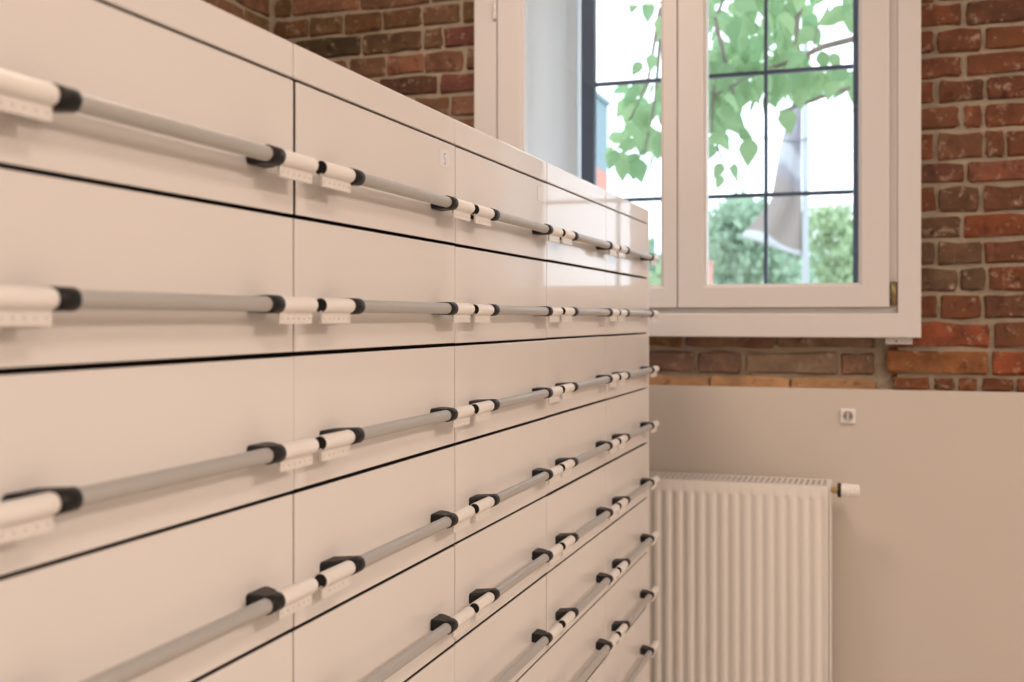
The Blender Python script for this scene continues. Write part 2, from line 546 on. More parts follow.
def ring_frame(x0, x1, z0, z1, gx0, gx1, gz0, gz1, yf, yb, b=.003):
    def rect(a0, a1, c0, c1, y): return [Vector((a0, y, c0)), Vector((a1, y, c0)), Vector((a1, y, c1)), Vector((a0, y, c1))]
    R_ = [rect(x0, x1, z0, z1, yb), rect(x0, x1, z0, z1, yf + b), rect(x0 + b * .3, x1 - b * .3, z0 + b * .3, z1 - b * .3, yf + b * .3), rect(x0 + b, x1 - b, z0 + b, z1 - b, yf),
          rect(gx0 - b, gx1 + b, gz0 - b, gz1 + b, yf), rect(gx0 - b * .3, gx1 + b * .3, gz0 - b * .3, gz1 + b * .3, yf + b * .3), rect(gx0, gx1, gz0, gz1, yf + b), rect(gx0, gx1, gz0, gz1, yb)]
    R_.append(R_[0])
    return MB().loft(R_, False)


o = ring_frame(-1.298, .115, 1.494, WZ1, -1.217, .050, 1.568, WZ1 - .07, YF0, YF1).build('window_frame', M['winwhite'], win); o.location = -win.location
wp('frame_rebate', [(-1.2165, .0495, YF0 + .014, YF1, 1.5685, 1.584), (.027, .0495, YF0 + .012, YF1, 1.5845, WZ1 - .0705)], M['winwhite'], b=.001)


def sash(x0, x1, gx0, gx1, z0, z1, gz0, gz1):
    yf, yb = YF0 - .004, YF0 + .062
    s = ring_frame(x0, x1, z0, z1, gx0, gx1, gz0, gz1, yf, yb).build('sash', M['winwhite'], win); s.location = -win.location
    o = ring_frame(gx0 - .0005, gx1 + .0005, gz0 - .0005, gz1 + .0005, gx0 + .007, gx1 - .007, gz0 + .007, gz1 - .007, yf + .010, yb - .01, .0015).build('glazing_bead', M['winwhite'], s)
    wp('pane', [(gx0 + .002, gx1 - .002, yf + .034, yf + .038, gz0 + .002, gz1 - .002)], M['glass'], s, .0003)
    return s


sl = sash(-1.213, -.6095, -1.128, -.655, 1.585, WZ1 - .072, 1.652, WZ1 - .14)
sr = sash(-.6065, .0265, -.524, -.054, 1.585, WZ1 - .072, 1.652, WZ1 - .14)
mb = MB(); mb.lathe([(-.036, .0001), (-.036, .0085), (.036, .0085), (.036, .0001)], (.0375, YF0 + .003, 1.626), 'Z', 12)
mb.box(.030, .047, YF0 + .004, YF0 + .012, 1.590, 1.662)
o = mb.build('hinge', M['brass'], win); o.location = -win.location; o['label'] = 'aged brass hinge'
mb = MB(); mb.lathe([(-.028, .0001), (-.028, .005), (-.024, .0075), (-.002, .0075), (0, .006), (.002, .0075), (.024, .0075), (.028, .005), (.028, .0001)], (-1.222, YF0 - .006, 2.58), 'Z', 12)
o = mb.build('hinge', M['winwhite'], win); o.location = -win.location
mb = MB().bbox(.015, .092, WY - .030, WY - .004, 1.474, 1.4935, .002).box(.044, .049, WY - .0305, WY - .029, 1.481, 1.486, 1)
o = mb.build('support_bracket', [M['winwhite'], M['hollow_dark']], win); o.location = -win.location

# splayed plaster reveal between the two windows
mb = MB()
RO0, RO1 = -1.045, -.068
yi, yo = YF1 - .02, WY + .45
ZS = 1.600
def quadbox(a, b_, c, d, z0, z1):
    vs = [(p[0], p[1], z) for z in (z0, z1) for p in (a, b_, c, d)]
    mb.add(vs, [(0, 1, 2, 3), (4, 5, 6, 7), (0, 1, 5, 4), (1, 2, 6, 5), (2, 3, 7, 6), (3, 0, 4, 7)])
quadbox((-1.190, YF0 + .062), (RO0, yo), (OX0 - .001, yo), (OX0 - .001, YF0 + .062), ZS, OZ1)
quadbox((.012, YF0 + .062), (OX1 + .001, YF0 + .062), (OX1 + .001, yo), (RO1, yo), ZS, OZ1)
mb.box(OX0, OX1, YF0 + .064, yo, OZ0, ZS)
mb.box(OX0, OX1, YF0 + .064, yo, OZ1 - .03, OZ1 + .01)
o = mb.build('trim_2', M['reveal']); tag(o, 'white plastered window reveal seen through the left pane', kind='structure')

# ------------------------------------------------------------------ outer dark window
win2 = empty('window_2', (-.55, 3.86, ZS)); tag(win2, 'dark framed outer window with slender glazing bars', kind='structure')


def wp2(name, bx, m=None, parent=win2, b=.003):
    o = MB().bbox(*bx, b, 1).build(name, m or M['windark'], parent)
    o.location = -win2.location if parent is win2 else (0, 0, 0)
    return o


Y0, Y1 = 3.845, 3.885
ZT = OZ1 - .03
wp2('window_frame', (RO0 + .006, -.990, Y0, Y1, ZS, ZT))
wp2('window_frame', (-.087, RO1 - .001, Y0, Y1, ZS, ZT))
wp2('window_frame', (-.989, -.088, Y0, Y1, ZS, 1.635))
wp2('window_frame', (-.989, -.088, Y0, Y1, ZT - .05, ZT))
wp2('centre_stile', (-.680, -.635, Y0, Y1, 1.636, ZT - .051))
xs = [(-.989, -.681), (-.634, -.383), (-.370, -.088)]
wp2('glazing_bar', (-.3825, -.3705, Y0 + .006, Y1 - .006, 1.636, ZT - .051), b=.002)
zs = [1.636, 1.983, 2.410, 2.841, ZT - .051]
for zb in zs[1:4]:
    for a, b_ in xs: wp2('glazing_bar', (a, b_, Y0 + .008, Y1 - .008, zb - .0065, zb + .0065), b=.002)
for a, b_ in xs:
    for i in range(4): wp2('pane', (a + .0005, b_ - .0005, 3.863, 3.866, zs[i] + .008, zs[i + 1] - .008), M['glass'], b=.0002)

# ------------------------------------------------------------------ drawer cabinets
ROWS = 11
RH = .15875
Z_TOP = 1.8268
FAS = .0416
Z_BOT = Z_TOP - ROWS * RH
CD = 1.04
TH = .019
AX = .0285       # handle axis in front of the drawer face
HZ = .0562       # handle height above the lower edge of the drawer
AR = .0082

ME = {}
def front(y0, lip):
    mb = MB().bbox(-lip, 0, y0, CW - .0014, .0025, RH - .0022, .0011, 2, 0)
    return mb.box(-TH, -lip - .0002, y0 + .0002, CW - .0016, .0030, RH - .0028, 1).mesh('drawer_front', [M['lacquer'], M['carcass']])


ME['front'] = front(.0014, .0034)
ME['front2'] = front(.0042, .0023)
ME['fascia'] = MB().bbox(-TH, 0, .0013, CW - .0013, .0012, FAS, .0022, 3).mesh('top_fascia', M['lacquer'])
ME['tube'] = MB().lathe([(.098, AR), (CW - .098, AR)], (AX, 0, 0), 'Y', 28).mesh('handle_tube', M['alu'])


def mirror(mb):
    q = MB(); q.v = [(x, CW - y, z) for x, y, z in mb.v]; q.f = [list(reversed(f)) for f in mb.f]; q.s = mb.s[:]; q.m = mb.m[:]
    return q


def sleeve():
    mb = MB(); R = .0091
    mb.lathe([(.0105, R - .0010), (.0100, R - .0006), (.0103, R - .0002), (.0112, R), (.080, R), (.0822, R - .0006), (.0822, R - .003)], (AX, 0, 0), 'Y', 28, 0)
    mb.lathe([(.0105, R - .0010), (.0118, R - .0011), (.0118, .00005)], (AX, 0, 0), 'Y', 28, 1, False)  # black disc stands in for the shaded hollow of the open sleeve end
    return mb


def bracket():
    mb = MB(); R = .0099
    mb.lathe([(.0823, AR), (.0823, R - .0006), (.0829, R), (.1055, R), (.1062, R - .0006), (.1062, AR)], (AX, 0, 0), 'Y', 28)

    def rr(x, y0, y1, hz, ch):
        return [Vector((x, y, z)) for y, z in ((y0 + ch, -hz), (y1 - ch, -hz), (y1 - ch * .3, -hz + ch * .3), (y1, -hz + ch), (y1, hz - ch), (y1 - ch * .3, hz - ch * .3), (y1 - ch, hz), (y0 + ch, hz), (y0 + ch * .3, hz - ch * .3), (y0, hz - ch), (y0, -hz + ch), (y0 + ch * .3, -hz + ch * .3))]
    mb.loft([rr(0, .0600, .1000, .0086, .004), rr(.004, .0595, .1005, .0090, .004), rr(.012, .0650, .1020, .0093, .003), rr(.020, .0725, .1040, .0096, .002), rr(AX, .0829, .1055, .0097, .001)])
    return mb


def tag_plate():
    mb = MB(); x0, x1 = AX - .0016, AX + .0016
    a, b_ = .0115, .0815
    zt, zh1, zh0, zb = -.006, -.0142, -.0162, -.0210
    mb.box(x0, x1, a, b_, zh1, zt).box(x0, x1, a, b_, zb, zh0)
    n = 6; p = (b_ - a) / n; hw = .0009
    y = a
    for i in range(n):
        c = a + p * (i + .5)
        mb.box(x0, x1, y, c - hw, zh0, zh1); y = c + hw
    mb.box(x0, x1, y, b_, zh0, zh1)
    return mb


for nm, fn, mm in (('end_sleeve', sleeve, [M['sleeve'], M['hollow_dark']]), ('bracket', bracket, M['black']), ('tag_plate', tag_plate, M['tag'])):
    q = fn()
    ME[nm + '0'] = q.mesh(nm, mm); ME[nm + '1'] = mirror(q).mesh(nm, mm)
ME['sticker'] = MB().bbox(0, .0007, CW - .064, CW - .0275, RH - .0415, RH - .0145, .0003, 1).mesh('sticker', M['sticker'])

tcu = bpy.data.curves.new('letter', 'FONT'); tcu.body = 'S'; tcu.size = .027; tcu.offset = -.0002; tcu.align_x = 'CENTER'; tcu.extrude = .00005
tmp = bpy.data.objects.new('letter', tcu); COL.objects.link(tmp)
bpy.context.view_layer.update()
ME['letter'] = bpy.data.meshes.new_from_object(tmp.evaluated_get(bpy.context.evaluated_depsgraph_get()))
bpy.data.objects.remove(tmp); ME['letter'].materials.clear(); ME['letter'].materials.append(M['ink'])
ME['letter'].transform(Matrix.Rotation(PI / 2, 4, 'Z') @ Matrix.Rotation(PI / 2, 4, 'X') @ Matrix.Diagonal((.75, 1, 1, 1)))

ORD = ['nearest white drawer cabinet at the left edge, farthest from the window', 'second white drawer cabinet counted from the left edge, with an S sticker', 'middle white drawer cabinet of the five in the row', 'fourth white drawer cabinet from the left, next to the last one', 'last white drawer cabinet at the radiator end of the row']
for c in range(5):
    y0 = .6014 + c * CW
    cab = empty('drawer_cabinet', (FX, y0, 0))
    tag(cab, ORD[c], 'cabinet', 'white drawer cabinets in a row')
    mb = MB(); xb = -TH - .003
    last = .028 if c == 4 else 0
    mb.box(-CD, -.0615, .0006, .0120, .09, Z_TOP + FAS - .002).box(-CD, -.0615, CW - .0120, CW - .0006, .09, Z_TOP + FAS - .002)
    mb.box(-CD, xb, .0121, CW - .0121, Z_TOP + FAS - .022, Z_TOP + FAS - .002).box(-CD, xb, .0121, CW - .0121, .09, Z_BOT - .002).box(-CD, -CD + .012, .0121, CW - .0121, Z_BOT, Z_TOP + .01)
    mb.build('body', M['side'], cab)
    MB().box(-.5, -.0620, .0122, CW - .0122, Z_BOT, Z_TOP + FAS - .023).box(-.0612, xb - .001, .0006, CW - .0006, Z_BOT - .001, Z_TOP + FAS - .0235).build('drawer_boxes', M['carcass'], cab)
    MB().box(-CD + .03, -.06, .005, CW - .005, 0, .0895).build('plinth', M['carcass'], cab)
    if last: MB().bbox(-CD, 0, CW + .0012, CW + last, 0, Z_TOP + FAS, .0015, 2).build('end_panel', M['lacquer'], cab)
    link('top_fascia', ME['fascia'], cab, (0, 0, Z_TOP))
    for r in range(ROWS):
        z = Z_TOP - (r + 1) * RH
        rj = random.Random(c * 37 + r)
        d = link('drawer_front', ME['front2'] if (r == 0 and c == 1) else ME['front'], cab, (rj.uniform(-.0006, .0006), rj.uniform(-.0005, .0005), z + rj.uniform(-.0005, .0005)))
        if r == 0 and c < 2: d.location.y += (-.0008, .0006)[c]
        link('handle_tube', ME['tube'], d, (0, 0, HZ))
        for e in '01':
            for nm in ('bracket', 'end_sleeve', 'tag_plate'):
                link(nm, ME[nm + e], d, (0, 0, HZ))
        if r == 0 and c in (1, 2):
            s = link('sticker', ME['sticker'], d); s['label'] = 'small pale square sticker'
            if c == 1:
                t = link('sticker_letter', ME['letter'], d, (.0009, CW - .0457, RH - .0375)); t['label'] = 'thin grey letter S'

# ------------------------------------------------------------------ radiator
RX0, RXR = -1.14, -.1360
RY0, RY1 = 3.238, 3.386
RZ0, RZ1 = .17, 1.0685
rad = empty('radiator', ((RX0 + RXR) / 2, RY1, RZ0)); tag(rad, 'white fluted panel radiator with a valve below the window', 'radiator')


def rp(name, mb, m, parent=rad):
    o = mb.build(name, m, parent)
    o.location = -rad.location if parent is rad else (0, 0, 0)
    return o


mb = MB(); per = .03333
xs_ = []; ds = []
nfl = int((RXR - RX0 - .03) / per)
xst = RXR - .014 - nfl * per
xs_ = [RX0 + .004]; ds = [0]
for i in range(nfl):
    b0 = xst + i * per
    for u, d_ in ((0, 0), (.0145, 0), (.0170, .0008), (.0200, .0034), (.0225, .0046), (.0275, .0046), (.0300, .0034), (.0328, .0008)):
        xs_.append(b0 + u); ds.append(d_)
xs_.append(RXR - .004); ds.append(0)
zz = [RZ0, RZ0 + .03, RZ0 + .034, RZ0 + .045, RZ1 - .047, RZ1 - .036, RZ1 - .032, RZ1 - .001]
zw = [0, 0, .35, 1, 1, .35, 0, 0]
V = []; F = []
for j, z in enumerate(zz):
    for i, x in enumerate(xs_): V.append((x, RY0 + ds[i] * zw[j], z))
n = len(xs_)
for j in range(len(zz) - 1):
    for i in range(n - 1): F.append((j * n + i, j * n + i + 1, (j + 1) * n + i + 1, (j + 1) * n + i))
mb.add(V, F, True)
mb.box(RX0 + .004, RXR - .004, RY0 + .010, RY0 + .014, RZ0, RZ1 - .001)
rp('front_panel', mb, M['radiator'])
mb = MB().box(RX0 + .004, RXR - .004, RY1 - .012, RY1, RZ0, RZ1 - .002); rp('back_panel', mb, M['radiator'])
for x0, x1 in ((RX0, RX0 + .003), (RXR - .003, RXR)):
    rp('side_panel', MB().bbox(x0, x1, RY0 + .004, RY1, RZ0, RZ1, .001, 1), M['radiator'])
mb = MB().box(RX0 + .01, RXR - .01, RY0 + .02, RY1 - .02, RZ0 + .02, RZ1 - .03); rp('convector_fins', mb, M['inside'])  # solid dark block, shade below the grille slots put into its colour
mb = MB(); zt = RZ1
mb.box(RX0 + .003, RXR - .003, RY0 + .001, RY0 + .022, zt - .003, zt).box(RX0 + .003, RXR - .003, RY1 - .020, RY1, zt - .003, zt)
mb.box(RX0 + .003, RX0 + .012, RY0 + .022, RY1 - .020, zt - .003, zt).box(RXR - .014, RXR - .003, RY0 + .022, RY1 - .020, zt - .003, zt)
for q in (1, 2): yy = RY0 + .022 + (RY1 - RY0 - .042) * q / 3; mb.box(RX0 + .012, RXR - .014, yy - .003, yy + .003, zt - .003, zt)
x = RX0 + .018
while x < RXR - .018:
    mb.box(x, x + .006, RY0 + .022, RY1 - .020, zt - .0035, zt - .0005); x += .0165
rp('top_grille', mb, M['grille'])
vx, vy, vz = RXR, 3.318, 1.048
mb = MB().lathe([(0, .007), (.022, .007)], (vx, vy, vz), 'X', 12)
mb.lathe([(.003, .0001), (.003, .012), (.010, .012), (.010, .0001)], (vx, vy, vz), 'X', 6, 0, False).lathe([(.0125, .0001), (.0125, .0115), (.0185, .0115), (.0185, .0001)], (vx, vy, vz), 'X', 6, 0, False)
valve = rp('valve_body', mb, M['valve_brass']); valve['label'] = 'brass valve body with hexagonal nuts'
mb = MB().lathe([(.018, .010), (.018, .019), (.022, .0215), (.027, .0215), (.030, .018), (.030, .010)], (vx, vy, vz), 'X', 28)
rp('valve_collar', mb, M['black'])
mb = MB(); nn = 48
prof = [(.026, .001), (.026, .0185), (.030, .0205), (.046, .0205), (.048, .019), (.076, .0185), (.079, .0165), (.080, .001)]
rings = []
for t, r in prof:
    rings.append([Vector((vx + t, vy + (r - (.0013 if (.047 < t < .078 and k % 4 < 1) else 0)) * math.cos(2 * PI * k / nn), vz + (r - (.0013 if (.047 < t < .078 and k % 4 < 1) else 0)) * math.sin(2 * PI * k / nn))) for k in range(nn)])
mb.loft(rings, True, False)
rp('thermostat_head', mb, M['head'])
for sx in (RX0 + .2, RXR - .2): rp('wall_bracket', MB().box(sx - .02, sx + .02, RY1, WY - .040, RZ1 - .12, RZ1 - .06), M['radiator'])

# ------------------------------------------------------------------ wall socket
so = empty('wall_socket', (-.092, WY - .040, 1.256)); tag(so, 'small square white power socket on the beige wall', 'socket')
mb = MB(); sp = .0225
ring = []
n = 32
mb2 = MB().bbox(-sp, sp, -.007, 0, -sp, sp, .003, 2)
mb2.build('cover_plate', M['socket'], so)
mb = MB().lathe([(-.0072, .0178), (-.0095, .0172), (-.0095, .0160), (-.0072, .0150)], (0, 0, 0), 'Y', 32); mb.build('socket_rim', M['socket'], so)
mb = MB().disc(-.0074, .0152, (0, 0, 0), 'Y', 32).box(-.0016, .0016, -.0085, -.0072, -.0148, .0148, 1)
mb.build('socket_well', [M['socket_in'], M['grille']], so)
for s in (-1, 1):
    MB().disc(-.0077, .0024, (s * .0085, 0, 0), 'Y', 12).build('pin_hole', M['hollow_dark'], so)

# ------------------------------------------------------------------ lamps of the room
def panel_lamp(x, y, label):
    L_ = empty('ceiling_lamp', (x, y, ZC)); tag(L_, label, 'lamp', 'square ceiling lamps out of view')
    MB().bbox(-.32, .32, -.32, .32, -.05, 0, .004, 1).build('housing', M['lampbody'], L_)
    d = bpy.data.lights.new('ceiling_light', 'AREA'); d.shape = 'SQUARE'; d.size = .6; d.energy = FILL_W; d.color = LAMP_TINT
    o = bpy.data.objects.new('ceiling_light', d); COL.objects.link(o); o.location = (0, 0, -.054); o.parent = L_


for x, y, t in ((3.0, -2.2, 'square white ceiling lamp behind the viewer'), (4.2, -2.2, 'square white ceiling lamp in the far rear corner'), (1.3, .1, 'square white ceiling lamp beside the viewer'), (4.2, 2.0, 'square white ceiling lamp in the corner by the window wall'), (3.0, 2.5, 'square white ceiling lamp before the window wall')):
    panel_lamp(x, y, t)
panel_lamp(-1.02, 2.1, 'added unseen ceiling lamp brightening the wall behind the cabinets')  # unseen lamp added to brighten the left bricks, window frame and lower wall
kl = empty('spot_lamp', (3.05, 1.25, ZC)); tag(kl, 'round white spot lamp hanging from the ceiling', 'lamp')
MB().lathe([(0, .001), (0, .05), (-.02, .05), (-.02, .001)], (0, 0, 0), 'Z', 24).build('canopy', M['lampbody'], kl)
MB().lathe([(-.02, .008), (-.06, .008)], (0, 0, 0), 'Z', 12).build('stem', M['lampbody'], kl)
MB().lathe([(-.058, .001), (-.06, .05), (-.13, .09), (-.135, .088), (-.065, .046)], (0, 0, 0), 'Z', 24).build('shade', M['lampbody'], kl)
d = bpy.data.lights.new('spot_light', 'SPOT'); d.energy = KEY_W * 10; d.color = LAMP_TINT; d.shadow_soft_size = .055
d.spot_size = math.radians(110); d.spot_blend = .6
o = bpy.data.objects.new('spot_light', d); COL.objects.link(o); o.location = (0, 0, -.15); o.parent = kl
o.rotation_euler = (Vector((FX, 1.9, 1.2)) - Vector((3.05, 1.25, 3.2))).to_track_quat('-Z', 'Y').to_euler()

# ------------------------------------------------------------------ outdoors
GZ = -.35
g = MB().box(-60, 60, WY + .46, 120, GZ - .2, GZ).build('ground', M['bounce_ground']); tag(g, 'unseen yard outside the window, made pale to bounce light', kind='structure')


def leaf_mesh(L_, W, seed):
    rnd = random.Random(seed); V = []; F = []
    prof = [(0, .02), (.06, .55), (.16, .9), (.30, 1.0), (.48, .84), (.66, .56), (.82, .28), (.93, .10), (1, .01)]
    bend = rnd.uniform(-.25, .25); fold = rnd.uniform(.1, .35)
    for t, r in prof:
        for s in (-1, -.5, 0, .5, 1):
            y = abs(s) * r * W / 2 * fold + bend * L_ * t * t + .004 * math.sin(9 * t + seed + s)
            zz_ = -t * L_ + (.05 * L_ * abs(s) if t < .1 else 0)
            V.append((s * r * W / 2, y, zz_))
    for i in range(len(prof) - 1):
        for k in range(4): F.append((i * 5 + k, i * 5 + k + 1, (i + 1) * 5 + k + 1, (i + 1) * 5 + k))
    mb = MB().add(V, F, True)
    mb.tube([(0, 0, 0), (.004, .006, .02), (0, .016, .05)], .0014, 4)
    return mb.mesh('leaf', M['leaf'])


LM = [leaf_mesh(.122, .086, i) for i in range(9)]
tree = empty('broadleaf_tree', (1.25, 5.6, GZ)); tag(tree, 'leafy broadleaf tree with large hanging leaves close outside the window', 'tree')
mb = MB().tube([(1.25, 5.6, GZ), (1.22, 5.62, 1.0), (1.15, 5.58, 2.2), (1.2, 5.6, 3.4), (1.05, 5.7, 4.6)], [.13, .11, .095, .08, .04], 10)
o = mb.build('trunk', M['bark'], tree); o.location = -tree.location


def branch(pts, r0, r1):
    P = [at(*p) for p in pts]
    rr = [r0 + (r1 - r0) * i / (len(P) - 1) for i in range(len(P))]
    o = MB().tube(P, rr, 7).build('branch', M['bark'], tree); o.location = -tree.location


branch([(1010, 75, 5.6), (930, 55, 5.4), (857, 38, 5.2), (822, 47, 5.1), (795, 60, 5.0), (760, 72, 5.0), (715, 95, 4.95)], .022, .006)
branch([(1010, 60, 5.6), (940, 90, 5.5), (860, 86, 5.4), (835, 92, 5.3), (800, 105, 5.2), (778, 112, 5.2)], .018, .005)
branch([(1010, 20, 5.6), (900, -30, 5.5), (810, -20, 5.3), (797, 20, 5.25), (796, 55, 5.2)], .022, .012)
branch([(1000, -60, 5.6), (860, -80, 5.4), (740, -40, 5.2), (715, 20, 5.0), (725, 60, 5.0), (742, 130, 4.9)], .025, .004)
branch([(860, -80, 5.4), (720, -70, 5.2), (660, 10, 5.2), (648, 80, 5.1), (630, 120, 5.0)], .018, .004)
branch([(660, 40, 5.2), (655, 100, 5.1), (645, 150, 5.0), (628, 165, 5.0)], .010, .003)
branch([(715, 60, 5.0), (712, 130, 4.9), (722, 160, 4.9), (733, 172, 4.9)], .008, .003)
branch([(830, 5, 5.2), (818, 25, 5.2), (813, 48, 5.1)], .006, .004)
rl = random.Random(23)


def leaves(n, poly, Ya, Yb, smin=.75, smax=1.15):
    """hang n leaves in a patch given by x range and lower/upper bounds"""
    x0, x1, f0, f1 = poly
    for _ in range(n):
        px = rl.uniform(x0, x1); t = (px - x0) / (x1 - x0)
        py = rl.uniform(f0[0] + (f0[1] - f0[0]) * t, f1[0] + (f1[1] - f1[0]) * t)
        hang(px, py, rl.uniform(Ya, Yb), rl.uniform(smin, smax))


def hang(px, py, Y, s=1.0, rot=None):
    p = at(px, py, Y)
    r = rot or (rl.gauss(-.1, .45), rl.gauss(0, .5), rl.gauss(0, .8) + (PI if rl.random() < .5 else 0))
    link('leaf', rl.choice(LM), tree, p - tree.location, r, (s, s, s))


leaves(80, (704, 764, (-35, -35), (110, 85)), 4.7, 5.7)
leaves(26, (704, 735, (60, 60), (140, 110)), 4.7, 5.6)
leaves(10, (735, 766, (60, 60), (105, 100)), 4.8, 5.6)
leaves(38, (768, 806, (-35, -35), (60, 75)), 4.8, 5.7)
leaves(9, (768, 790, (30, 30), (95, 85)), 4.8, 5.5, .7, 1.0)
leaves(22, (790, 860, (66, 70), (86, 80)), 5.0, 5.8, .7, 1.0)
leaves(6, (806, 850, (-30, -30), (-14, -10)), 5.0, 5.6)
leaves(30, (622, 664, (85, 70), (140, 150)), 4.7, 5.6, .7, 1.05)
leaves(14, (612, 664, (125, 125), (160, 165)), 4.8, 5.5, .65, .95)
leaves(4, (652, 664, (10, 20), (45, 50)), 4.8, 5.4, .6, .9)
leaves(8, (862, 930, (-60, -60), (60, 60)), 4.8, 5.8)
leaves(8, (708, 722, (120, 120), (150, 145)), 4.8, 5.2, .7, .9)
for px, py, Y, s, r in ((749, 140, 4.7, 1.0, (0, .05, .1)), (741, 130, 4.8, .7, (.2, -.9, .6)), (722, 164, 4.8, .62, (0, .5, .3)), (722, 176, 4.8, .55, (0, -.3, 2.9)), (735, 164, 4.85, .7, (.1, -.2, 1.0)),
                        (786, 110, 4.8, .95, (0, -.15, .15)), (640, 62, 4.9, .62, (0, .55, .2)), (637, -8, 4.9, .85, (0, .3, .2)), (650, 2, 4.9, .85, (.1, .15, .7)), (659, -10, 4.9, .8, (0, -.4, 0)),
                        (653, 55, 4.9, .7, (0, .2, .5)), (622, 160, 4.8, .85, (0, 0, .1)), (637, 160, 4.8, .95, (0, -.2, .2)), (812, 28, 5.0, .9, (0, .7, .2)), (846, 8, 5.0, .95, (0, .9, .3)), (838, 14, 5.1, .9, (0, 1.1, .1)),
                        (854, -6, 5.0, .9, (0, .4, .2)), (852, 12, 5.1, .9, (0, .1, .4)), (855, 88, 5.2, .7, (0, .1, .4)), (822, 52, 5.1, .75, (0, -.2, .2)), (832, 54, 5.1, .7, (0, -.5, .4)), (800, 88, 5.1, .9, (0, 0, .3)), (618, 200, 4.9, .5, (0, .3, .4))):
    hang(px, py, Y, s, r)


def leaf_mass(regions, seed):
    """the leaves deeper in the crown, joined"""
    rnd = random.Random(seed); V = []; F = []
    src = [([v.co.copy() for v in m.vertices], [list(p.vertices) for p in m.polygons]) for m in LM]
    for n, x0, x1, y0, ya, yb in regions:
        for _ in range(n):
            px = rnd.uniform(x0, x1); t = (px - x0) / (x1 - x0)
            p = at(px, rnd.uniform(y0, ya + (yb - ya) * t), rnd.uniform(5.7, 6.7)) - tree.location
            mtx = Euler((rnd.gauss(-.1, .5), rnd.gauss(0, .5), rnd.uniform(0, 6.28))).to_matrix() * rnd.uniform(.8, 1.15)
            vs, fs = rnd.choice(src); o = len(V)
            V += [p + mtx @ v for v in vs]; F += [[q + o for q in f] for f in fs]
    me = MB(); me.add(V, F, True)
    o = me.build('leaf_mass', M['leaf'], tree); o['kind'] = 'stuff'


leaf_mass([(58, 704, 766, -40, 105, 70), (30, 768, 812, -40, 60, 30), (30, 770, 858, 70, 88, 82), (25, 622, 664, 84, 130, 150), (18, 806, 858, -50, -20, -10)], 77)


def far_tree(cx, Y, top_py, width, label, m, seed, n=5200, low=1.2):
    rnd = random.Random(seed)
    top = at(cx, top_py, Y); base = Vector((top.x, Y, GZ))
    t = empty('garden_tree', base); tag(t, label, 'tree', 'trees in the garden beyond')
    H = top.z - GZ
    mb = MB()
    mb.tube([(0, 0, 0), (.05, 0, H * .3), (0, .05, H * .55), (.1, 0, H * .85)], [.13, .11, .08, .03], 8)
    for s in (-1, 1): mb.tube([(.03, 0, H * .28), (s * width * .18, .1, H * .5), (s * width * .3, 0, H * .75)], [.08, .055, .02], 7)
    mb.build('trunk', M['bark'], t)
    V = []; F = []
    clumps = []
    for _ in range(16):
        a = rnd.uniform(0, 2 * PI); r = width * .36 * math.sqrt(rnd.random()); z = rnd.uniform(low, H - .45)
        k = 1 - .55 * max(0, (z - H * .55) / (H * .45))
        clumps.append((Vector((r * k * math.cos(a), r * k * math.sin(a) * .8, z)), width * rnd.uniform(.13, .22)))
    clumps.append((Vector((0, 0, H - .45)), .5))
    for _ in range(n):
        c, r = rnd.choice(clumps)
        d = Vector((rnd.gauss(0, 1), rnd.gauss(0, 1), rnd.gauss(0, 1))).normalized() * r * rnd.uniform(.45, 1.05)
        p = c + d
        s = rnd.uniform(.07, .15)
        e = Euler((rnd.uniform(0, 6), rnd.uniform(0, 6), rnd.uniform(0, 6))).to_matrix()
        o = len(V)
        for q in ((-.5, 0, 0), (0, -.32, 0), (.6, 0, .1), (0, .32, 0)): V.append(p + e @ Vector(q) * s * 1.6)
        F.append((o, o + 1, o + 2, o + 3))
    me = MB().add(V, F).mesh('crown', m)
    link('crown', me, t)


far_tree(742, 20, 196, 3.4, 'haze-tinted bluish green tree seen low through the right casement, left of the flag', M['far_leaf'], 1)
far_tree(703, 25, 222, 3.0, 'light green bush like tree at the left edge of the right casement', M['far_leaf2'], 2, low=.5)
far_tree(788, 31, 236, 4.2, 'dark green tree behind the flag pole', M['far_leaf'], 3, low=.3)
far_tree(838, 26, 206, 3.8, 'pale yellow green tree right of the flag pole', M['far_leaf2'], 4, low=.4)
far_tree(885, 39, 196, 4.0, 'green tree hidden behind the right window frame', M['far_leaf'], 5, low=.4)
far_tree(640, 31, 232, 3.4, 'green tree low behind the left casement', M['far_leaf'], 6, low=.4)

rh = random.Random(9)
hg = empty('hedge', (at(760, 300, 34).x, 34, GZ)); tag(hg, 'long green hedge low at the far end of the yard', 'hedge')
V = []; F = []
HH = at(760, 262, 34).z - GZ
for _ in range(9000):
    p = Vector((rh.uniform(-9, 7), rh.uniform(-.5, .5), HH * (1 - rh.random() ** 1.6) + rh.gauss(0, .12)))
    e = Euler((rh.uniform(0, 6), rh.uniform(0, 6), rh.uniform(0, 6))).to_matrix(); o = len(V); q_ = rh.uniform(.12, .24)
    for q in ((-.5, 0, 0), (0, -.32, 0), (.6, 0, .1), (0, .32, 0)): V.append(p + e @ Vector(q) * q_ * 1.6)
    F.append((o, o + 1, o + 2, o + 3))
MB().add(V, F).build('foliage', M['far_leaf'], hg)
MB().box(-9, 7, -.25, .25, 0, HH * .8).build('stems', M['far_leaf'], hg)

